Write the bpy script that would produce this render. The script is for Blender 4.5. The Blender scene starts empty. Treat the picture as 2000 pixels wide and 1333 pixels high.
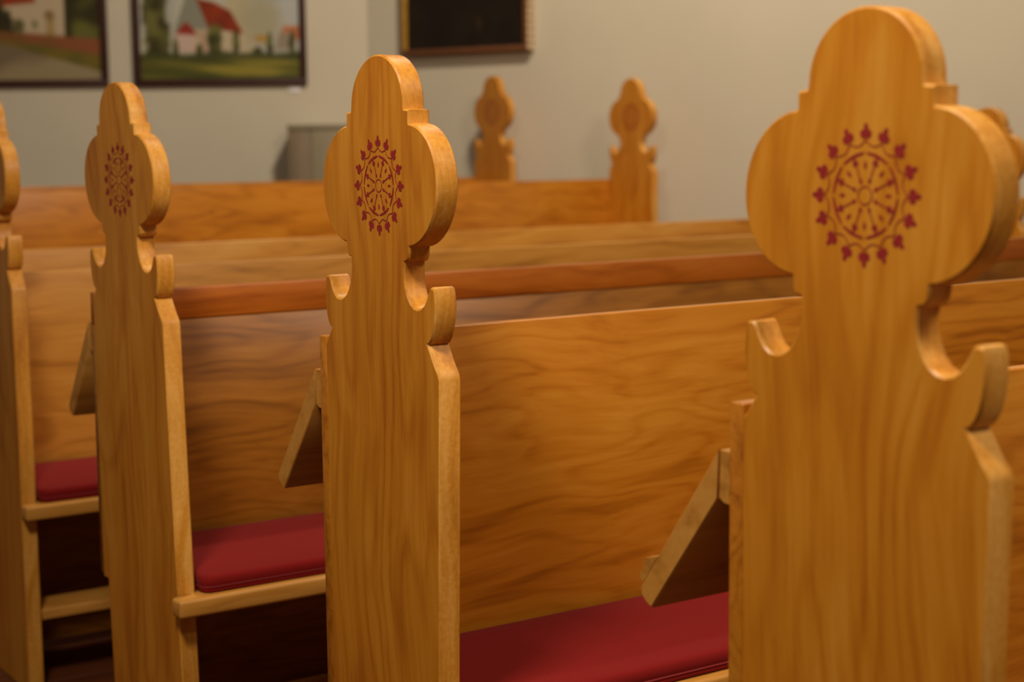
import bpy, bmesh, math, random
from mathutils import Vector, Matrix, noise
random.seed(7)
sc = bpy.context.scene
COL = sc.collection

# ------------------------------------------------------------------ camera
cam_data = bpy.data.cameras.new('camera')
cam = bpy.data.objects.new('camera', cam_data)
COL.objects.link(cam)
RIGHT = Vector((0.5614, 0.8275, -0.0103)).normalized()
FWD = Vector((-0.8225, 0.5566, -0.1172)).normalized()
RIGHT = (RIGHT - FWD * RIGHT.dot(FWD)).normalized()
UP = RIGHT.cross(FWD)
cam.matrix_world = Matrix(((RIGHT.x, UP.x, -FWD.x, 0.9407),
                           (RIGHT.y, UP.y, -FWD.y, -1.2607),
                           (RIGHT.z, UP.z, -FWD.z, 1.344),
                           (0, 0, 0, 1)))
cam_data.sensor_width = 36
cam_data.lens = 3156.29 / 2000 * 36
cam_data.clip_start = 0.05
cam_data.dof.use_dof = True
cam_data.dof.focus_distance = 2.62
cam_data.dof.aperture_fstop = 3.4
sc.camera = cam

# ------------------------------------------------------------------ world, lights, exposure
world = bpy.data.worlds.new('church_interior')
sc.world = world
world.use_nodes = True
bg = world.node_tree.nodes['Background']
bg.inputs[0].default_value = (1.0, 0.84, 0.66, 1)
bg.inputs[1].default_value = 0.105


def area(name, loc, target, size, power, color, size_y=None):
    d = bpy.data.lights.new(name, 'AREA')
    d.energy = power
    d.color = color
    d.size = size
    if size_y:
        d.shape = 'RECTANGLE'
        d.size_y = size_y
    o = bpy.data.objects.new(name, d)
    COL.objects.link(o)
    o.location = loc
    o.rotation_euler = (Vector(target) - Vector(loc)).to_track_quat('-Z', 'Y').to_euler()
    return o


area('added_aisle_light', (-0.6, -1.1, 3.25), (-0.9, 0.2, 0.9), 0.45, 60, (1.0, 0.85, 0.66))  # unseen area light added to brighten the near end panels, no fixture
area('added_nave_light', (2.2, 1.2, 4.6), (-1.2, 1.0, 0.8), 1.1, 112, (1.0, 0.85, 0.66))  # added out of view for the tops and front-facing edges, no fixture
area('added_rear_light', (-3.7, 2.5, 5.0), (-6.4, 3.2, 1.7), 0.45, 140, (1.0, 0.86, 0.68))  # another added, unseen area light, for the walls and rear pews

sc.view_settings.view_transform = 'Standard'
sc.view_settings.look = 'None'
sc.view_settings.gamma = 1
sc.view_settings.use_curve_mapping = False
sc.view_settings.exposure = 0.06


# ------------------------------------------------------------------ materials
def srgb(r, g, b):
    f = lambda c: (c / 255 / 12.92) if c / 255 <= 0.04045 else ((c / 255 + 0.055) / 1.055) ** 2.4
    return (f(r), f(g), f(b), 1)


def new_mat(name):
    m = bpy.data.materials.new(name)
    m.use_nodes = True
    nt = m.node_tree
    return m, nt, nt.nodes['Principled BSDF']


def wood(name, axis, dark, mid, light, rough=0.38, ring=11.0, tint_amt=0.25, mottled=0.0, ring_w=0.12):
    """painted wood grain running along the given axis of the object"""
    m, nt, bs = new_mat(name)
    N, L = nt.nodes, nt.links

    def math_(op, a, b=None, c=None):
        n = N.new('ShaderNodeMath')
        n.operation = op
        for i, v in enumerate((a, b, c)):
            if v is None:
                continue
            if isinstance(v, (int, float)):
                n.inputs[i].default_value = v
            else:
                L.new(v, n.inputs[i])
        return n.outputs[0]

    tc = N.new('ShaderNodeTexCoord')
    oi = N.new('ShaderNodeObjectInfo')
    off = N.new('ShaderNodeVectorMath')
    off.operation = 'MULTIPLY_ADD'
    cmb = N.new('ShaderNodeCombineXYZ')
    for i in range(3):
        L.new(oi.outputs['Random'], cmb.inputs[i])
    L.new(cmb.outputs[0], off.inputs[0])
    off.inputs[1].default_value = (31.0, 17.0, 23.0)
    L.new(tc.outputs['Object'], off.inputs[2])

    def stretched(along, across=1.0):
        mp = N.new('ShaderNodeVectorMath')
        mp.operation = 'MULTIPLY'
        s = [across] * 3
        s['XYZ'.index(axis)] = along
        mp.inputs[1].default_value = s
        L.new(warped, mp.inputs[0])
        return mp.outputs[0]

    # slow wander of the grain
    wn = N.new('ShaderNodeTexNoise')
    wn.inputs['Scale'].default_value = 2.3
    wn.inputs['Detail'].default_value = 1.5
    L.new(off.outputs[0], wn.inputs['Vector'])
    sub = N.new('ShaderNodeVectorMath')
    sub.operation = 'SUBTRACT'
    L.new(wn.outputs['Color'], sub.inputs[0])
    sub.inputs[1].default_value = (0.5, 0.5, 0.5)
    wad = N.new('ShaderNodeVectorMath')
    wad.operation = 'MULTIPLY_ADD'
    L.new(sub.outputs[0], wad.inputs[0])
    wad.inputs[1].default_value = (0.10, 0.10, 0.10)
    L.new(off.outputs[0], wad.inputs[2])
    warped = wad.outputs[0]

    def nz(vec, scale, detail, rough_=0.55):
        n = N.new('ShaderNodeTexNoise')
        n.inputs['Scale'].default_value = scale
        n.inputs['Detail'].default_value = detail
        n.inputs['Roughness'].default_value = rough_
        L.new(vec, n.inputs['Vector'])
        return n.outputs['Fac']

    rings = nz(stretched(0.14), 5.5, 2.0)
    rings = math_('MULTIPLY', rings, ring * 6.283)
    rings = math_('SINE', rings)
    rings = math_('MULTIPLY_ADD', rings, 0.5, 0.5)
    rings = math_('POWER', rings, 2.4)
    fine = nz(stretched(0.035), 95.0, 2.0, 0.6)
    mid_n = nz(stretched(0.09), 17.0, 2.0)
    big = nz(stretched(0.5), 2.6, 1.0)
    v = math_('MULTIPLY', rings, -ring_w)
    v = math_('MULTIPLY_ADD', fine, 0.32, v)
    v = math_('MULTIPLY_ADD', mid_n, 0.45, v)
    v = math_('MULTIPLY_ADD', big, tint_amt, v)
    if mottled:
        mo = nz(off.outputs[0], 120.0, 3.0, 0.7)
        v = math_('MULTIPLY_ADD', mo, mottled, v)
    cr = N.new('ShaderNodeValToRGB')
    e = cr.color_ramp.elements
    mean = 0.16 + 0.225 + tint_amt * 0.5 + mottled * 0.5 - ring_w * 0.3
    e[0].position = mean - 0.29
    e[0].color = dark
    e[1].position = mean + 0.27
    e[1].color = light
    k = e.new(mean)
    k.color = mid
    L.new(v, cr.inputs[0])
    L.new(cr.outputs[0], bs.inputs['Base Color'])
    bs.inputs['Roughness'].default_value = rough
    bs.inputs['Specular IOR Level'].default_value = 0.45
    bp = N.new('ShaderNodeBump')
    bp.inputs['Strength'].default_value = 0.10
    bp.inputs['Distance'].default_value = 0.002
    L.new(v, bp.inputs['Height'])
    L.new(bp.outputs[0], bs.inputs['Normal'])
    return m


DK, MD, LT = srgb(170, 92, 8), srgb(206, 133, 30), srgb(224, 160, 60)
M = {}
M['end'] = wood('honey_grain_upright', 'Z', DK, MD, LT, rough=0.36, mottled=0.05)
M['edge'] = wood('paler_mottled_edge', 'Z', srgb(164, 96, 20), srgb(210, 144, 50), srgb(234, 180, 96), rough=0.42, ring=6, tint_amt=0.2, mottled=0.35)  # paler, mottled wood for the side faces of the end panels
M['board'] = wood('honey_grain_lengthwise', 'Y', srgb(130, 66, 4), srgb(190, 118, 26), srgb(208, 142, 46), rough=0.32, ring=13, tint_amt=0.35, ring_w=0.11)
M['board_pale'] = wood('tan_grain_lengthwise', 'Y', srgb(150, 94, 26), srgb(204, 142, 56), srgb(218, 166, 84), rough=0.36, ring=8, tint_amt=0.3, ring_w=0.10)
M['board_red'] = wood('reddish_grain_lengthwise', 'Y', srgb(136, 62, 10), srgb(184, 102, 28), srgb(200, 122, 46), rough=0.34, ring=5, tint_amt=0.2)
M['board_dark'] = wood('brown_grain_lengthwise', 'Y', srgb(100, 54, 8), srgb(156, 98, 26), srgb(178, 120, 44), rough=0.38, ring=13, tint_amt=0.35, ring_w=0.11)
M['seat'] = wood('honey_grain_seat', 'Y', srgb(150, 90, 26), srgb(202, 142, 60), srgb(218, 160, 80), rough=0.4, ring=6)
M['floor'] = wood('dark_floor_boards', 'Y', srgb(70, 34, 16), srgb(98, 50, 24), srgb(120, 66, 34), rough=0.45, ring=6)


def plain(name, col, rough=0.6, noise_amt=0.0, scale=8.0, bump=0.0, sheen=0.0, bump_scale=400.0):
    m, nt, bs = new_mat(name)
    N, L = nt.nodes, nt.links
    tc = N.new('ShaderNodeTexCoord')
    n = N.new('ShaderNodeTexNoise')
    n.inputs['Scale'].default_value = scale
    n.inputs['Detail'].default_value = 4
    L.new(tc.outputs['Object'], n.inputs['Vector'])
    cr = N.new('ShaderNodeValToRGB')
    a = [max(0, c * (1 - noise_amt)) for c in col[:3]] + [1]
    b = [min(1, c * (1 + noise_amt)) for c in col[:3]] + [1]
    cr.color_ramp.elements[0].position = 0.3
    cr.color_ramp.elements[0].color = a
    cr.color_ramp.elements[1].position = 0.7
    cr.color_ramp.elements[1].color = b
    L.new(n.outputs['Fac'], cr.inputs[0])
    L.new(cr.outputs[0], bs.inputs['Base Color'])
    bs.inputs['Roughness'].default_value = rough
    if sheen:
        bs.inputs['Sheen Weight'].default_value = sheen
        bs.inputs['Specular IOR Level'].default_value = 0.15
    if bump:
        n2 = N.new('ShaderNodeTexNoise')
        n2.inputs['Scale'].default_value = bump_scale
        n2.inputs['Detail'].default_value = 2
        L.new(tc.outputs['Object'], n2.inputs['Vector'])
        bp = N.new('ShaderNodeBump')
        bp.inputs['Strength'].default_value = bump
        bp.inputs['Distance'].default_value = 0.001
        L.new(n2.outputs['Fac'], bp.inputs['Height'])
        L.new(bp.outputs[0], bs.inputs['Normal'])
    return m


M['plaster'] = plain('beige_plaster', srgb(212, 202, 179), 0.85, 0.035, 1.6, 0.25, bump_scale=60)
M['red_paint'] = plain('dark_red_stencil_paint', srgb(150, 36, 34), 0.5, 0.10, 60)
M['cloth'] = plain('crimson_cloth', srgb(128, 18, 16), 0.85, 0.05, 250, 0.5, sheen=0.05, bump_scale=900)
M['piping'] = plain('crimson_piping', srgb(128, 20, 26), 0.8, 0.05, 250)
M['frame_red'] = plain('dark_red_brown_frame', srgb(58, 22, 14), 0.6, 0.12, 30)
M['frame_brown'] = plain('brown_frame', srgb(110, 66, 36), 0.5, 0.15, 40)
M['gilt'] = plain('dull_gilt', srgb(176, 132, 52), 0.4, 0.2, 40)
M['gilt_pale'] = plain('pale_carved_gilt', srgb(206, 178, 140), 0.6, 0.35, 55, 0.6, bump_scale=60)
M['grey_paint'] = plain('grey_cabinet_paint', srgb(150, 137, 110), 0.6, 0.06, 3)
M['grey_dark'] = plain('darker_grey_cabinet_paint', srgb(130, 111, 86), 0.6, 0.06, 3)  # darker grey for the narrow left door
M['paper'] = plain('white_card', srgb(250, 244, 244), 0.8, 0.02, 20)
M['ceiling'] = M['plaster']


# ------------------------------------------------------------------ helpers
def link(name, me, mat, parent=None, kind=None, smooth=None):
    if mat is not None and not me.materials:
        me.materials.append(mat)
    if smooth is not None:
        me.shade_smooth()
        me.set_sharp_from_angle(angle=math.radians(smooth))
    o = bpy.data.objects.new(name, me)
    COL.objects.link(o)
    if parent is not None:
        o.parent = parent
    if kind:
        o['kind'] = kind
    return o


def thing(name, label, cat, loc=(0, 0, 0), group=None):
    o = bpy.data.objects.new(name, None)
    o.empty_display_size = 0.1
    COL.objects.link(o)
    o.location = loc
    o['label'] = label
    o['category'] = cat
    if group:
        o['group'] = group
    return o


def mesh_of(bm, name):
    bmesh.ops.recalc_face_normals(bm, faces=bm.faces)
    me = bpy.data.meshes.new(name)
    bm.to_mesh(me)
    bm.free()
    return me


def box_bm(x0, x1, y0, y1, z0, z1, bev=0.003, seg=2):
    bm = bmesh.new()
    vs = [bm.verts.new((x, y, z)) for x in (x0, x1) for y in (y0, y1) for z in (z0, z1)]
    for f in ((0, 1, 3, 2), (4, 6, 7, 5), (0, 4, 5, 1), (2, 3, 7, 6), (0, 2, 6, 4), (1, 5, 7, 3)):
        bm.faces.new([vs[i] for i in f])
    bmesh.ops.recalc_face_normals(bm, faces=bm.faces)
    if bev:
        bmesh.ops.bevel(bm, geom=list(bm.edges), offset=bev, segments=seg, profile=0.5, affect='EDGES')
    return bm


def box(name, dims, mat, parent=None, bev=0.003, seg=2, kind=None):
    return link(name, mesh_of(box_bm(*dims, bev=bev, seg=seg), name), mat, parent, kind, smooth=50 if bev else None)


def prism(poly, y0, y1, b, name):
    """closed XZ outline extruded along Y with a small bevel of size b"""
    n = len(poly)
    area_ = sum(poly[i][0] * poly[(i + 1) % n][1] - poly[(i + 1) % n][0] * poly[i][1] for i in range(n))
    if area_ < 0:
        poly = poly[::-1]
    ins = []
    for i in range(n):
        p0, p1, p2 = (Vector(poly[i - 1]), Vector(poly[i]), Vector(poly[(i + 1) % n]))
        d1, d2 = (p1 - p0).normalized(), (p2 - p1).normalized()
        n1, n2 = Vector((-d1.y, d1.x)), Vector((-d2.y, d2.x))
        m = (n1 + n2)
        m = n1 if m.length < 1e-4 else m.normalized()
        s = min(1.6, 1 / max(0.3, m.dot(n1)))
        ins.append(p1 + m * b * s)
    bm = bmesh.new()
    rings = []
    for y, pts in ((y0, ins), (y0 + b, poly), (y1 - b, poly), (y1, ins)):
        rings.append([bm.verts.new((p[0], y, p[1])) for p in pts])
    for r0, r1 in zip(rings, rings[1:]):
        for i in range(n):
            j = (i + 1) % n
            bm.faces.new((r0[i], r0[j], r1[j], r1[i]))
    bm.faces.new(rings[0])
    bm.faces.new(rings[-1])
    return mesh_of(bm, name)


# ------------------------------------------------------------------ the setting: walls, floor, platform
CORNER = Vector((-7.8725, 3.6564, 0))
SIDE = Vector((0.9187, 0.395, 0)).normalized()          # along the side wall, away from the corner
BACK = -Vector((0.5605, 0.8282, 0)).normalized()        # along the back wall, away from the corner
SIDE_N = Vector((0.395, -0.9187, 0)).normalized()       # into the room
BACK_N = Vector((0.8282, -0.5605, 0)).normalized()
WALL_H = 5.6


def wall(name, origin, d, nrm, s0, s1, h, th=0.3):
    bm = bmesh.new()
    pts = []
    for s, o in ((s0, 0), (s1, 0), (s1, -th), (s0, -th)):
        p = origin + d * s + nrm * o
        pts.append((p.x, p.y))
    lo = [bm.verts.new((x, y, -0.1)) for x, y in pts]
    hi = [bm.verts.new((x, y, h)) for x, y in pts]
    bm.faces.new(lo)
    bm.faces.new(hi)
    for i in range(4):
        j = (i + 1) % 4
        bm.faces.new((lo[i], lo[j], hi[j], hi[i]))
    return link(name, mesh_of(bm, name), M['plaster'], kind='structure')


wall('wall_side', CORNER, SIDE, SIDE_N, 0.0, 11.5, WALL_H)
wall('wall_back', CORNER, BACK, BACK_N, 0.0, 8.5, WALL_H)

FL = -0.07
floor = box('floor', (-12.6, 6.0, -7.0, 8.2, -0.19, FL - 0.022), M['floor'], bev=0, kind='structure')
PW = 0.145
pl_bm = box_bm(0, PW - 0.004, -3.2, 4.9, FL - 0.022, FL, bev=0.002, seg=1)
pl_me = mesh_of(pl_bm, 'floor_plank')
pl_me.materials.append(M['floor'])
for i in range(58):
    o = link('plank', pl_me, None, floor)
    o.location = (-6.6 + i * PW + PW, 0, 0)

PLAT = 0.16
poly = [(-5.2, -0.35), (-5.2, 4.72)]
c = CORNER + SIDE * 0.03 + SIDE_N * 0.03
poly.append((c.x + 0.02, c.y + 0.0))
c = CORNER + BACK * 3.9 + BACK_N * 0.03
poly.append((c.x, c.y))
poly.append((c.x, -0.35))
bm = bmesh.new()
lo = [bm.verts.new((x, y, FL)) for x, y in poly]
hi = [bm.verts.new((x, y, PLAT)) for x, y in poly]
bm.faces.new(lo)
bm.faces.new(hi)
for i in range(len(poly)):
    j = (i + 1) % len(poly)
    bm.faces.new((lo[i], lo[j], hi[j], hi[i]))
link('floor_platform', mesh_of(bm, 'floor_platform'), M['floor'], kind='structure')

# ------------------------------------------------------------------ pew end outline (half profile, right side, from the apex down)
K = 1.12
half = []
for i in range(0, 13):                                   # rounded crown
    a = math.radians(90 - i * 7.5)
    half.append((0.0745 * math.cos(a), 1.264 + 0.071 * math.sin(a)))
half += [(0.0755, 1.258), (0.0885, 1.2565), (0.0885, 1.2395)]
for i in range(0, 25):                                   # round side lobe
    a = math.radians(86 - i * (171 / 24))
    half.append((0.0835 + 0.0795 * math.cos(a), 1.1535 + 0.0845 * math.sin(a)))
half += [(0.0900, 1.0655), (0.0895, 1.0555), (0.0855, 1.0500), (0.0770, 1.0480)]
half += [(0.0760, 1.036), (0.0772, 1.024), (0.0805, 1.012), (0.0860, 1.001), (0.0935, 0.9920), (0.1025, 0.9868),
         (0.1120, 0.9852), (0.1205, 0.9870), (0.1285, 0.9925), (0.1350, 1.0010), (0.1395, 1.0100), (0.1430, 1.0160),
         (0.1480, 1.0180), (0.1550, 1.0165), (0.1575, 1.0100), (0.1590, 0.9950), (0.1588, 0.9820), (0.1570, 0.9690),
         (0.1540, 0.9570), (0.1495, 0.9470), (0.1440, 0.9405), (0.1395, 0.9385)]
half += [(0.1425, 0.9345), (0.1475, 0.9270), (0.1530, 0.9180), (0.1600, 0.9085), (0.1665, 0.9010), (0.1700, 0.8920)]
half = [(x * K, z * K) for x, z in half]


def end_outline(tilt, dz=0.0, z_foot=0.0, rear=-0.181, notch_top=1.012, notch_low=0.40):
    """full outline; tilt = sideways lean, rear = X where the back board sits in its notch"""
    def lean(z):
        return tilt * (z - dz)
    R = [(x + lean(z + dz), z + dz) for x, z in half]
    Lh = [(-x + lean(z + dz), z + dz) for x, z in half]
    xr = 0.19
    pts = list(R)
    for z in (0.80, 0.60, 0.42):
        pts.append((xr + lean(z + dz), z + dz))
    pts.append((xr + lean(0.3 + dz), 0.3 + dz))
    pts.append((xr + lean(z_foot), z_foot))
    pts.append((-0.190 + 0.012 + lean(z_foot), z_foot))
    pts.append((-0.190 + 0.012 + lean(notch_low + dz), notch_low + dz))
    pts.append((rear, notch_low + dz + 0.0005))
    keep = [(x, z) for x, z in Lh if not (z < notch_top + 0.035 + dz and x < rear + 0.001)]
    keep = keep[::-1]
    # where the curve reaches the notch
    pts.append((rear, keep[0][1] - 0.006))
    pts += keep[:-1]
    return pts


def disc(cx, cz, r, rz=None, n=14, rot=0.0):
    rz = rz or r
    return [(cx + r * math.cos(a) * math.cos(rot) - rz * math.sin(a) * math.sin(rot),
             cz + r * math.cos(a) * math.sin(rot) + rz * math.sin(a) * math.cos(rot))
            for a in (2 * math.pi * i / n for i in range(n))]


def rosette_mesh(R=0.079):
    """stencilled wheel window: ring, spokes, drops and a garland of sixteen trefoils, flat paint on the panel"""
    polys = []

    def pol(ang, r):
        return (R * r * math.sin(ang), R * r * math.cos(ang))

    def stroke(pts, w):
        w *= R
        left, right = [], []
        n = len(pts)
        for i in range(n):
            a = Vector(pts[max(0, i - 1)])
            b = Vector(pts[min(n - 1, i + 1)])
            d = (b - a).normalized()
            nn = Vector((-d.y, d.x)) * w / 2
            p = Vector(pts[i])
            left.append(p + nn)
            right.append(p - nn)
        for i in range(n - 1):
            polys.append([tuple(left[i]), tuple(left[i + 1]), tuple(right[i + 1]), tuple(right[i])])

    # centre ring
    stroke([pol(math.radians(i * 15), 0.125) for i in range(25)], 0.022)
    for k in range(8):
        a = math.radians(22.5 + 45 * k)
        # arc segment, thicker in the middle
        o, inn = [], []
        for i in range(13):
            t = -1 + 2 * i / 12
            aa = a + math.radians(20.3) * t
            th = 0.050 * (1 - 0.45 * t * t)
            o.append(pol(aa, 0.60))
            inn.append(pol(aa, 0.60 - th))
        for i in range(12):
            polys.append([o[i], o[i + 1], inn[i + 1], inn[i]])
        # spoke
        stroke([pol(a, 0.22), pol(a, 0.56)], 0.024)
        polys.append(disc(*pol(a, 0.215), R * 0.030, R * 0.042, 12, -a))
        for s in (-1, 1):
            polys.append(disc(*pol(a + s * 0.055, 0.475), R * 0.028, R * 0.038, 10, -a))
        polys.append(disc(*pol(a, 0.51), R * 0.03, R * 0.03, 10))
        # drop
        b = math.radians(45 * k)
        polys.append(disc(*pol(b, 0.42), R * 0.026, R * 0.055, 12, -b))
    for k in range(16):
        a = math.radians(22.5 * k)
        # trefoil with long outer lobe
        polys.append(disc(*pol(a, 0.922), R * 0.043, R * 0.078, 14, -a))
        for s in (-1, 1):
            polys.append(disc(*pol(a + s * 0.064, 0.845), R * 0.050, R * 0.064, 14, -a - s * 0.35))
        stroke([pol(a, 0.74), pol(a, 0.84)], 0.026)
        # vine between this leaf and the next
        pts = []
        for i in range(11):
            t = i / 10
            pts.append(pol(a + math.radians(22.5) * t, 0.762 - 0.078 * math.sin(math.pi * t)))
        stroke(pts, 0.020)
    bm = bmesh.new()
    TH = 0.0004
    lvl = 0
    for p in polys:
        e = TH + (lvl % 7) * 0.00002
        lvl += 1
        vs = [bm.verts.new((x, -e, z)) for x, z in p]
        bm.faces.new(vs)
    me = bpy.data.meshes.new('rosette')
    for f in bm.faces:
        f.normal_update()
        if f.normal.y > 0:
            f.normal_flip()
    bm.to_mesh(me)
    bm.free()
    me.materials.append(M['red_paint'])
    return me


ROSETTE = rosette_mesh()
T_END = 0.039


def end_panel(pew, y, tilt, yaw=0.0, dz=0.0, z_foot=0.0, rear=-0.181, pivot=-0.10, label=None, mesh=None):
    me = mesh or prism(end_outline(tilt, dz, z_foot, rear), 0, T_END, 0.0028, 'end_panel')
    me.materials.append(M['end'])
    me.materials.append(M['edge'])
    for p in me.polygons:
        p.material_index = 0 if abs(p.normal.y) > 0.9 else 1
    o = link('end_panel', me, None, pew, smooth=33)
    # tilt is taken about the head, so shift the sheared outline back
    sh = -tilt * 1.05 * K
    c, s = math.cos(yaw), math.sin(yaw)
    o.location = (sh * c + pivot * (1 - c), y + sh * s - pivot * s, 0)
    o.rotation_euler = (0, 0, yaw)
    if label:
        o['label'] = label
    r = link('rosette', ROSETTE, None, o)
    r.location = (0.0075 + tilt * 1.152 * K, 0, 1.1527 * K + dz)
    r['label'] = 'stencilled dark red rosette'
    return o, me


def book_rest(pew, y0, y1, x_rear, lip):
    """sloping board for hymn books behind the pew back"""
    d = x_rear + 0.2075
    prof = [(-0.2265, 0.9750), (-0.2380, 0.9600), (-0.3770, 0.7725), (-0.3815, 0.7655), (-0.3790, 0.7565), (-0.3700, 0.7480), (-0.3580, 0.7430), (-0.2285, 0.9120)]
    prof = [(x + d, z) for x, z in prof]
    o = link('book_rest', prism(prof, y0, y1, 0.002, 'book_rest'), M['seat'], pew, smooth=40)
    cl = [(-0.2075, 0.9745), (-0.2265, 0.9745), (-0.2285, 0.9130), (-0.2180, 0.9070), (-0.2075, 0.9070)]
    cl = [(x + d, z) for x, z in cl]
    link('cleat', prism(cl, y0 + 0.002, y1 - 0.002, 0.0015, 'cleat'), M['seat'], o, smooth=40)
    if lip:
        lp = [(-0.3440, 0.8160), (-0.3700, 0.8090), (-0.3775, 0.8000), (-0.3785, 0.7905), (-0.3835, 0.7860), (-0.3845, 0.7785),
              (-0.3760, 0.7720)]
        lp = [(x + d, z) for x, z in lp]
        link('lip', prism(lp, y0 + 0.001, y1 - 0.001, 0.0015, 'lip'), M['seat'], o, smooth=40)
    return o


def seat_mesh(xa, xf, xe, y0, yi0, yi1, y1, z0, z1):
    """seat plank whose nose runs in front of both end panels"""
    pts = [(xa, yi0), (xe, yi0), (xe, y0), (xf, y0), (xf, y1), (xe, y1), (xe, yi1), (xa, yi1)]
    bm = bmesh.new()
    lo = [bm.verts.new((x, y, z0)) for x, y in pts]
    hi = [bm.verts.new((x, y, z1)) for x, y in pts]
    bm.faces.new(lo)
    bm.faces.new(hi)
    n = len(pts)
    for i in range(n):
        j = (i + 1) % n
        bm.faces.new((lo[i], lo[j], hi[j], hi[i]))
    bmesh.ops.recalc_face_normals(bm, faces=bm.faces)
    ed = [e for e in bm.edges if all(abs(v.co.x - xf) < 1e-6 for v in e.verts) or
          (all(v.co.x > xe - 1e-6 for v in e.verts) and any(abs(v.co.x - xf) < 1e-6 for v in e.verts))]
    bmesh.ops.bevel(bm, geom=ed, offset=0.007, segments=3, profile=0.5, affect='EDGES')
    return mesh_of(bm, 'seat_board')


def lean_at(tilt, z):
    return tilt * (z - 1.05 * K)


def build_pew(label, cx, y0, yfar, tilt, yaw, top, seam, mats, rear_shift=0.0, base=0.0, dz=0.0, lip=False, rest=True,
              far_tilt=0.0, rest_extra=0.0):
    pew = thing('pew', label, 'pew', (cx, 0, base), 'church pews in rows')
    xr = -0.2075 + rear_shift                  # rear face of the back boards
    notch = xr + 0.0265
    zf = 0.0 if base else FL
    end_panel(pew, y0, tilt, yaw, dz=dz, z_foot=zf, rear=notch + tilt * 1.05 * K)
    end_panel(pew, yfar - T_END, far_tilt, 0.0, dz=dz, z_foot=zf, rear=notch + 0.0)
    ya, yb = y0 + 0.001, yfar - 0.001
    if seam:
        box('back_board', (xr, xr + 0.026, ya, yb, seam + 0.0008, top), mats[0], pew, bev=0.0025)
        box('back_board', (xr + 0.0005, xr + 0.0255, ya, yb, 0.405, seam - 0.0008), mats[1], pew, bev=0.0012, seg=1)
    else:
        box('back_board', (xr, xr + 0.026, ya, yb, 0.405, top), mats[0], pew, bev=0.0025)
    yi0, yi1 = y0 + T_END + 0.001, yfar - T_END - 0.001
    box('lower_panel', (xr + 0.03, xr + 0.048, yi0, yi1, zf + 0.03, 0.404), M['board_dark'], pew, bev=0)
    xf = 0.19 + lean_at(tilt, 0.42) + 0.043
    xe = 0.19 + lean_at(tilt, 0.42) + 0.004
    link('seat_board', seat_mesh(notch + 0.003, xf, xe, y0 - 0.002, yi0, yi1, yfar + 0.002, 0.402, 0.440), M['seat'], pew, smooth=40)
    box('foot_shelf', (0.045, 0.172 + lean_at(tilt, 0.14), yi0, yi1, 0.118, 0.146), M['seat'], pew, bev=0.003)
    if rest:
        book_rest(pew, y0 + 0.001, yfar - 0.001, xr, lip)
    return pew, xr, xf


FAR = 4.01
B_, R_, D_ = M['board'], M['board_red'], M['board_dark']
CX = [-0.3175, -1.3031, -2.3510, -3.388, -4.2678]
pews = []
pews.append(build_pew('honey-brown wooden pew nearest the camera, its end panel filling the right side',
                      CX[0], 0.0492, FAR + 0.04, 0.019, 0.020, 1.037, 0, (B_, B_), lip=True))
pews.append(build_pew('honey-brown wooden pew with the sharply focused rosette end panel in the middle',
                      CX[1], 0.0, FAR, 0.030, 0.0, 1.035, 0, (B_, B_)))
pews.append(build_pew('wooden pew with reddish top back board, third from the right by its near end panel',
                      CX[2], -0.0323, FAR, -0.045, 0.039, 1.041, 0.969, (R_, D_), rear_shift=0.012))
pews.append(build_pew('wooden pew at the left edge, its end panel cut off by the frame',
                      CX[3], -0.007, FAR, 0.0, 0.0, 1.019, 0, (M['board_pale'], B_)))
pews.append(build_pew('wooden pew behind the left-edge one, only its back board showing',
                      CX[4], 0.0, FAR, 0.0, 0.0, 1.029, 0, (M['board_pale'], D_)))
pews.append(build_pew('rear wooden pew with broad tall back board, its far end panel by the side wall',
                      -5.835, 0.0, 4.13, 0.0, 0.0, 1.185 - PLAT, 0, (B_, B_), base=PLAT, dz=0.06, rest=False))
pews.append(build_pew('rearmost wooden pew, its small far end panel below the dark painting',
                      -6.80, 0.0, 3.89, 0.0, 0.0, 1.19 - PLAT, 0, (B_, B_), base=PLAT, dz=0.11, rest=False))


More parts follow.
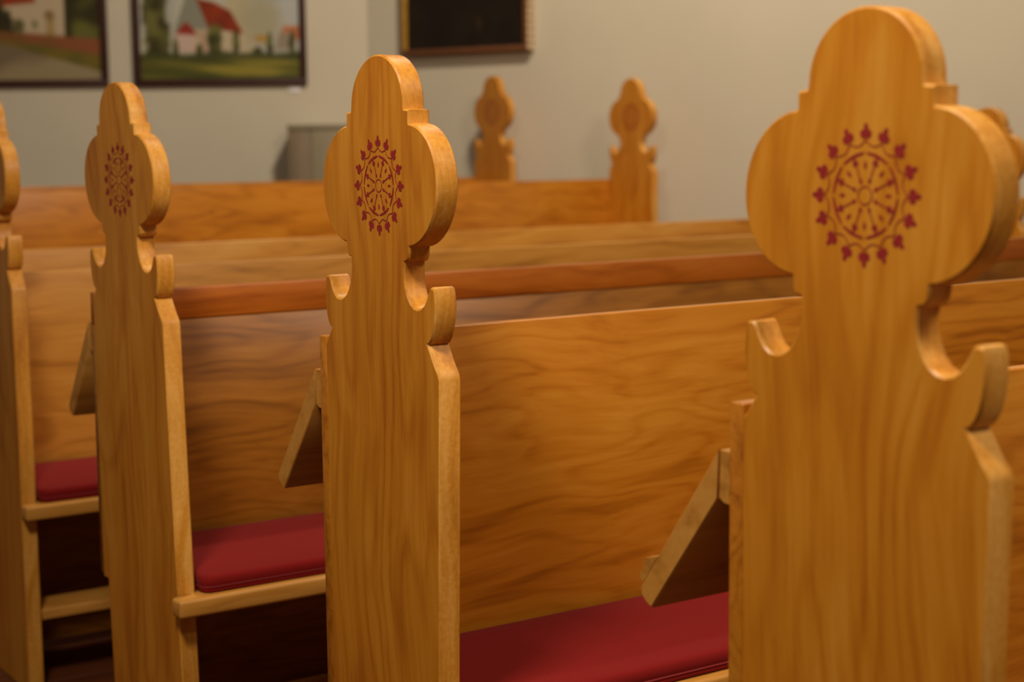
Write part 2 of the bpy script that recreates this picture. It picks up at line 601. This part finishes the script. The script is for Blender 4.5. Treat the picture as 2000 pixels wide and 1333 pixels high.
# ------------------------------------------------------------------ cushions
def cushion(label, cx, x0, x1, y0, y1, z0, h):
    t = thing('seat_cushion', label, 'cushion', (cx, y0, z0), 'red seat cushions on the pews')
    W, Ln = x1 - x0, y1 - y0
    r = 0.022

    def loop(ins, z):
        pts = []
        for (qx, qy, a0) in ((x1 - r, r, -90), (x1 - r, Ln - r, 0), (x0 + r, Ln - r, 90), (x0 + r, r, 180)):
            for i in range(5):
                a = math.radians(a0 + i * 22.5)
                pts.append((qx + (r - ins) * math.cos(a), qy + (r - ins) * math.sin(a), z))
        return pts
    bm = bmesh.new()
    rings = []
    for ins, z in ((0.006, 0.0), (0.001, 0.003), (0.0, h * 0.22), (0.0025, h * 0.34), (0.0, h * 0.46), (0.0, h * 0.68), (0.003, h * 0.86), (0.008, h * 0.96), (0.018, h)):
        rings.append([bm.verts.new(p) for p in loop(ins, z)])
    n = len(rings[0])
    for a, b in zip(rings, rings[1:]):
        for i in range(n):
            j = (i + 1) % n
            bm.faces.new((a[i], a[j], b[j], b[i]))
    bm.faces.new(rings[0])
    bm.faces.new(rings[-1])
    link('cushion_body', mesh_of(bm, 'cushion_body'), M['cloth'], t, smooth=60)
    # piping round the edge
    cu = loop(-0.0002, h * 0.34)
    bm = bmesh.new()
    rr = 0.0020
    prev = first = None
    for i in range(n):
        p = Vector(cu[i])
        d = (Vector(cu[(i + 1) % n]) - Vector(cu[i - 1])).normalized()
        o = Vector((d.y, -d.x, 0))
        ring = [bm.verts.new(p + (o * math.cos(a) + Vector((0, 0, 1)) * math.sin(a)) * rr) for a in (math.radians(60 * q) for q in range(6))]
        if prev:
            for q in range(6):
                bm.faces.new((prev[q], prev[(q + 1) % 6], ring[(q + 1) % 6], ring[q]))
        else:
            first = ring
        prev = ring
    for q in range(6):
        bm.faces.new((prev[q], prev[(q + 1) % 6], first[(q + 1) % 6], first[q]))
    link('piping', mesh_of(bm, 'piping'), M['piping'], t, smooth=60)
    return t


for i, lab in ((1, 'large red seat cushion in the foreground below the nearest sloping book rest'),
               (2, 'red seat cushion between the middle end panel and the one left of it'),
               (3, 'small dark red seat cushion at the far left of the photo')):
    pew, xr, xf = pews[i]
    y0 = {1: 0.0, 2: -0.0173, 3: -0.007}[i] + T_END + 0.008
    cushion(lab, CX[i], xr + 0.034, xf - 0.022, y0, FAR - T_END - 0.02, 0.4402, 0.038)


# ------------------------------------------------------------------ paintings
def lerp(a, b, t):
    return [a[i] + (b[i] - a[i]) * t for i in range(3)]


def smooth_in(d, w):
    return max(0.0, min(1.0, 0.5 + d / w))


def painting_canvas(name, W, H, fn, nx, ny):
    """flat painted canvas: colour per point, picture in the local XZ plane, X to the right"""
    verts = [(-W / 2 + W * i / nx, 0, H * j / ny) for j in range(ny + 1) for i in range(nx + 1)]
    faces = [(j * (nx + 1) + i, j * (nx + 1) + i + 1, (j + 1) * (nx + 1) + i + 1, (j + 1) * (nx + 1) + i) for j in range(ny) for i in range(nx)]
    me = bpy.data.meshes.new(name)
    me.from_pydata(verts, [], faces)
    at = me.color_attributes.new('paint', 'FLOAT_COLOR', 'POINT')
    buf = []
    for v in verts:
        c = fn((v[0] + W / 2) / W, v[2] / W)
        c = srgb(*[max(0, min(255, q)) for q in c])
        buf += list(c)
    at.data.foreach_set('color', buf)
    return me


def paint_mat(name, rough=0.5):
    m, nt, bs = new_mat(name)
    a = nt.nodes.new('ShaderNodeVertexColor')
    a.layer_name = 'paint'
    nt.links.new(a.outputs[0], bs.inputs['Base Color'])
    bs.inputs['Roughness'].default_value = rough
    bs.inputs['Specular IOR Level'].default_value = 0.25
    n = nt.nodes.new('ShaderNodeTexNoise')
    n.inputs['Scale'].default_value = 90
    bp = nt.nodes.new('ShaderNodeBump')
    bp.inputs['Strength'].default_value = 0.25
    bp.inputs['Distance'].default_value = 0.002
    tc = nt.nodes.new('ShaderNodeTexCoord')
    nt.links.new(tc.outputs['Object'], n.inputs['Vector'])
    nt.links.new(n.outputs['Fac'], bp.inputs['Height'])
    nt.links.new(bp.outputs[0], bs.inputs['Normal'])
    return m


def nf(x, y, s, o=0.0):
    return noise.noise(Vector((x * s + o, y * s * 1.0, o * 1.7)))


def inside(poly, x, y, w=0.012):
    """soft coverage of a convex polygon given counter-clockwise"""
    d = 9
    for i in range(len(poly)):
        ax, ay = poly[i]
        bx, by = poly[(i + 1) % len(poly)]
        L = math.hypot(bx - ax, by - ay)
        d = min(d, ((bx - ax) * (y - ay) - (by - ay) * (x - ax)) / L)
    return smooth_in(d, w)


def blob(x, y, cx, cy, rx, ry, w=0.25, o=0.0):
    d = 1 - math.hypot((x - cx) / rx, (y - cy) / ry) + 0.25 * nf(x, y, 22, o)
    return smooth_in(d, w)


def church_red_roof(u, v):
    # v is in units of the canvas width; the frame of the photograph cuts at about 0.49
    x, y = u, v
    sky = lerp([172, 172, 160], [150, 160, 178], smooth_in(x - 0.78 + 0.4 * (y - 0.4), 0.3))
    sky = lerp(sky, [205, 200, 178], smooth_in(nf(x, y, 4, 3) + 0.15, 0.5) * 0.6)
    c = sky
    c = lerp(c, [196, 184, 150], inside([(0.44, 0.18), (0.66, 0.18), (0.66, 0.80), (0.44, 0.80)], x, y, 0.03) * 0.0)
    # tower behind, pale
    c = lerp(c, [190, 176, 142], inside([(0.53, 0.16), (0.70, 0.16), (0.69, 0.75), (0.56, 0.75)], x, y, 0.02))
    c = lerp(c, [168, 160, 128], blob(x, y, 0.76, 0.37, 0.12, 0.16, 0.8, 2) * 0.8)
    # gable
    c = lerp(c, [140, 140, 122], inside([(0.22, 0.30), (0.46, 0.30), (0.36, 0.56), (0.31, 0.56)], x, y))
    c = lerp(c, [196, 180, 150], inside([(0.24, 0.17), (0.66, 0.17), (0.66, 0.31), (0.24, 0.31)], x, y))
    # great red roof
    rf = inside([(0.43, 0.32), (0.65, 0.28), (0.57, 0.42), (0.47, 0.475), (0.36, 0.50)], x, y)
    c = lerp(c, lerp([150, 56, 22], [126, 46, 24], smooth_in(nf(x, y, 9), 0.8)), rf)
    # porch
    c = lerp(c, [205, 178, 162], inside([(0.23, 0.17), (0.345, 0.17), (0.345, 0.30), (0.23, 0.30)], x, y))
    c = lerp(c, [150, 52, 36], inside([(0.225, 0.285), (0.365, 0.275), (0.31, 0.345), (0.285, 0.355)], x, y))
    c = lerp(c, [186, 150, 128], inside([(0.37, 0.17), (0.42, 0.17), (0.42, 0.30), (0.37, 0.30)], x, y, 0.02) * 0.8)
    # houses at the right
    c = lerp(c, [190, 118, 78], inside([(0.86, 0.24), (1.01, 0.24), (1.01, 0.325), (0.90, 0.325)], x, y, 0.02))
    c = lerp(c, [150, 136, 116], inside([(0.84, 0.18), (0.96, 0.18), (0.95, 0.28), (0.88, 0.29)], x, y, 0.02))
    c = lerp(c, [180, 140, 70], inside([(0.72, 0.23), (0.80, 0.23), (0.80, 0.27), (0.72, 0.27)], x, y, 0.02))
    # trees
    tr = [72, 70, 34]
    for cx, cy, rx, ry in ((0.10, 0.42, 0.075, 0.30), (0.12, 0.25, 0.075, 0.14), (0.225, 0.19, 0.02, 0.07), (0.47, 0.25, 0.05, 0.10),
                           (0.475, 0.19, 0.035, 0.08), (0.60, 0.23, 0.025, 0.08), (0.81, 0.21, 0.02, 0.08), (0.95, 0.22, 0.02, 0.08),
                           (0.37, 0.18, 0.022, 0.04), (0.73, 0.17, 0.03, 0.03)):
        k = blob(x, y, cx, cy, rx, ry, 0.3, cx * 9)
        c = lerp(c, lerp([62, 58, 28], [110, 108, 56], smooth_in(nf(x, y, 13, 5), 0.8)), k)
    # meadow
    g = smooth_in(0.165 + 0.02 * nf(x, y, 5) - y, 0.03)
    band = nf(x * 0.5 + y * 1.4, y * 3.2, 5, 8)
    gc = lerp([84, 84, 34], [146, 134, 52], smooth_in(band + 0.25 - abs(y - 0.065) * 5, 0.6))
    gc = lerp(gc, [66, 68, 34], smooth_in(y - 0.125, 0.06))
    gc = lerp(gc, [60, 68, 34], smooth_in(0.016 - y + 0.02 * nf(x, y, 6, 4), 0.03) * 0.8)
    c = lerp(c, gc, g)
    return c


def white_church_road(u, v):
    x, y = u, v
    c = lerp([160, 170, 176], [190, 190, 180], smooth_in(nf(x, y, 3), 1))
    c = lerp(c, [70, 66, 32], blob(x, y, 0.40, 0.40, 0.13, 0.28, 0.3, 1))
    c = lerp(c, lerp([58, 52, 26], [104, 104, 48], smooth_in(nf(x, y, 9, 2) - 0.05, 0.6)), smooth_in(x - 0.74, 0.05) * smooth_in(0.80 - y, 0.3))
    # white church
    c = lerp(c, [196, 176, 146], inside([(0.40, 0.27), (0.775, 0.26), (0.775, 0.70), (0.40, 0.70)], x, y))
    c = lerp(c, [150, 62, 32], inside([(0.38, 0.46), (0.60, 0.48), (0.56, 0.60), (0.42, 0.60)], x, y, 0.02))
    c = lerp(c, [170, 144, 92], inside([(0.66, 0.27), (0.71, 0.27), (0.71, 0.40), (0.66, 0.40)], x, y, 0.02))
    c = lerp(c, [142, 116, 72], blob(x, y, 0.685, 0.40, 0.03, 0.03, 0.5))
    c = lerp(c, [96, 92, 56], blob(x, y, 0.49, 0.335, 0.035, 0.05, 0.6, 3))
    c = lerp(c, [128, 120, 82], blob(x, y, 0.59, 0.345, 0.018, 0.03, 0.6, 3) * 0.8)
    c = lerp(c, [58, 52, 28], blob(x, y, 0.36, 0.33, 0.10, 0.11, 0.3, 6))
    # bank and verge
    k = smooth_in(0.305 - 0.09 * (x - 0.4) - y, 0.03)
    c = lerp(c, lerp([126, 86, 44], [142, 84, 52], smooth_in(x - 0.62 + 0.3 * nf(x, y, 8), 0.3)), k)
    k = smooth_in(0.245 - 0.16 * (x - 0.42) - y, 0.025)
    c = lerp(c, lerp([120, 102, 40], [100, 94, 38], smooth_in(nf(x, y, 10, 4), 0.6)), k)
    k = smooth_in(0.235 - 0.285 * (x - 0.36) - y, 0.02)
    rd = lerp([124, 106, 82], [154, 138, 104], smooth_in(0.14 - 0.25 * (0.62 - x) - y + 0.05 * nf(x, y, 5), 0.08))
    c = lerp(c, rd, k)
    return c


def dark_oil(u, v):
    base = 30 + 7 * nf(u, v, 5)
    c = [base + 5, base * 0.9, base * 0.62]
    c = lerp(c, [74, 48, 28], blob(u, v, 0.62, 0.17, 0.02, 0.05, 1.2) * 0.6)
    c = lerp(c, [150, 104, 70], blob(u, v, 0.5, 0.72, 0.10, 0.14, 0.8))
    c = lerp(c, [96, 40, 30], blob(u, v, 0.5, 0.50, 0.2, 0.12, 0.8) * 0.6)
    return c


def painting(label, origin, d, nrm, s0, s1, z0, h, bar, depth, fn, frame_mat, inner=None, side_mat=None, facing_sign=1):
    """framed picture hung on a wall; d = direction along the wall, picture right-hand side is toward +x of its own frame"""
    mid = origin + d * ((s0 + s1) / 2)
    W = abs(s1 - s0)
    p = mid + nrm * 0.004
    t = thing('framed_painting', label, 'painting', (p.x, p.y, z0))
    # local X = to the viewer's right, local -Y = out of the wall
    ang = math.atan2(nrm.x, -nrm.y)
    t.rotation_euler = (0, 0, ang)
    cw, ch = W - 2 * bar, h - 2 * bar
    me = painting_canvas('canvas', cw + 0.01, ch + 0.01, fn, 190, int(190 * ch / cw))
    cv = link('canvas', me, paint_mat('oil_paint'), t)
    cv.location = (0, -depth * 0.55, bar - 0.005)
    bk = box('backing', (-W / 2 + 0.01, W / 2 - 0.01, -depth * 0.5, 0, 0.01, h - 0.01), M['frame_brown'], t, bev=0)
    for nm, dm, mt in (('frame_rail', (-W / 2, W / 2, -depth, 0, 0, bar), frame_mat), ('frame_rail', (-W / 2, W / 2, -depth, 0, h - bar, h), frame_mat),
                       ('frame_stile', (-W / 2, -W / 2 + bar, -depth, 0, bar, h - bar), inner or frame_mat), ('frame_stile', (W / 2 - bar, W / 2, -depth, 0, bar, h - bar), frame_mat)):
        box(nm, dm, mt, t, bev=0.004)
    if side_mat:
        # carved pale moulding on the outer edge
        bm = bmesh.new()
        n = 26
        for i in range(n):
            za = h * i / n
            zb = h * (i + 1) / n - 0.006
            b2 = box_bm(W / 2, W / 2 + 0.012, -depth, -0.002, za, zb, bev=0.004, seg=2)
            me2 = bpy.data.meshes.new('tmp')
            b2.to_mesh(me2)
            b2.free()
            bm.from_mesh(me2)
            bpy.data.meshes.remove(me2)
        o = link('carved_edge', mesh_of(bm, 'carved_edge'), side_mat, t, kind='stuff')
    return t


painting('oil painting of a church with a red roof in a dark red-brown frame', CORNER, BACK, BACK_N, 0.3726, 1.4303, 1.757, 0.92, 0.042, 0.03,
         church_red_roof, M['frame_red'])
painting('oil painting of a white church by a grey road, cut off at the top left', CORNER, BACK, BACK_N, 1.588, 2.645, 1.762, 0.92, 0.042, 0.03,
         white_church_road, M['frame_red'])
painting('nearly black oil painting with a brown and gilt frame on the side wall', CORNER, SIDE, SIDE_N, 0.306, 1.195, 1.915, 1.05, 0.030, 0.065,
         dark_oil, M['frame_brown'], inner=M['gilt'], side_mat=M['gilt_pale'])

# small white card under the painting with the red roof
p = CORNER + BACK * 0.455 + BACK_N * 0.004
card = box('title_card', (-0.036, 0.036, -0.003, 0, -0.028, 0.004), M['paper'], None, bev=0.001)
card.location = (p.x, p.y, 1.741)
card.rotation_euler = (0, 0, math.atan2(BACK_N.x, -BACK_N.y))
card['label'] = 'small white card stuck below the painting with the red roof'
card['category'] = 'card'

# ------------------------------------------------------------------ grey cabinet in the corner
t = thing('corner_cabinet', 'grey painted cabinet standing in the corner below the paintings', 'cabinet')
ang = math.atan2(BACK_N.x, -BACK_N.y)
p = CORNER + BACK * 0.26 + BACK_N * 0.012
t.location = (p.x, p.y, PLAT)
t.rotation_euler = (0, 0, ang)
H = 1.512 - PLAT
W2 = 0.205
box('carcass', (-W2, W2, -0.27, 0, 0, H - 0.03), M['grey_paint'], t, bev=0.003)
box('cabinet_top', (-W2 - 0.003, W2 + 0.003, -0.285, 0, H - 0.03, H), M['grey_paint'], t, bev=0.004)
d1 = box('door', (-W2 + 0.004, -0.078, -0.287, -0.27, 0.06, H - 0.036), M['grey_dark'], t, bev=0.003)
d2 = box('door', (-0.060, W2 - 0.004, -0.287, -0.27, 0.06, H - 0.036), M['grey_paint'], t, bev=0.003)
box('door_panel', (-0.02, W2 - 0.045, -0.291, -0.287, 0.12, H - 0.10), M['grey_paint'], d2, bev=0.002)
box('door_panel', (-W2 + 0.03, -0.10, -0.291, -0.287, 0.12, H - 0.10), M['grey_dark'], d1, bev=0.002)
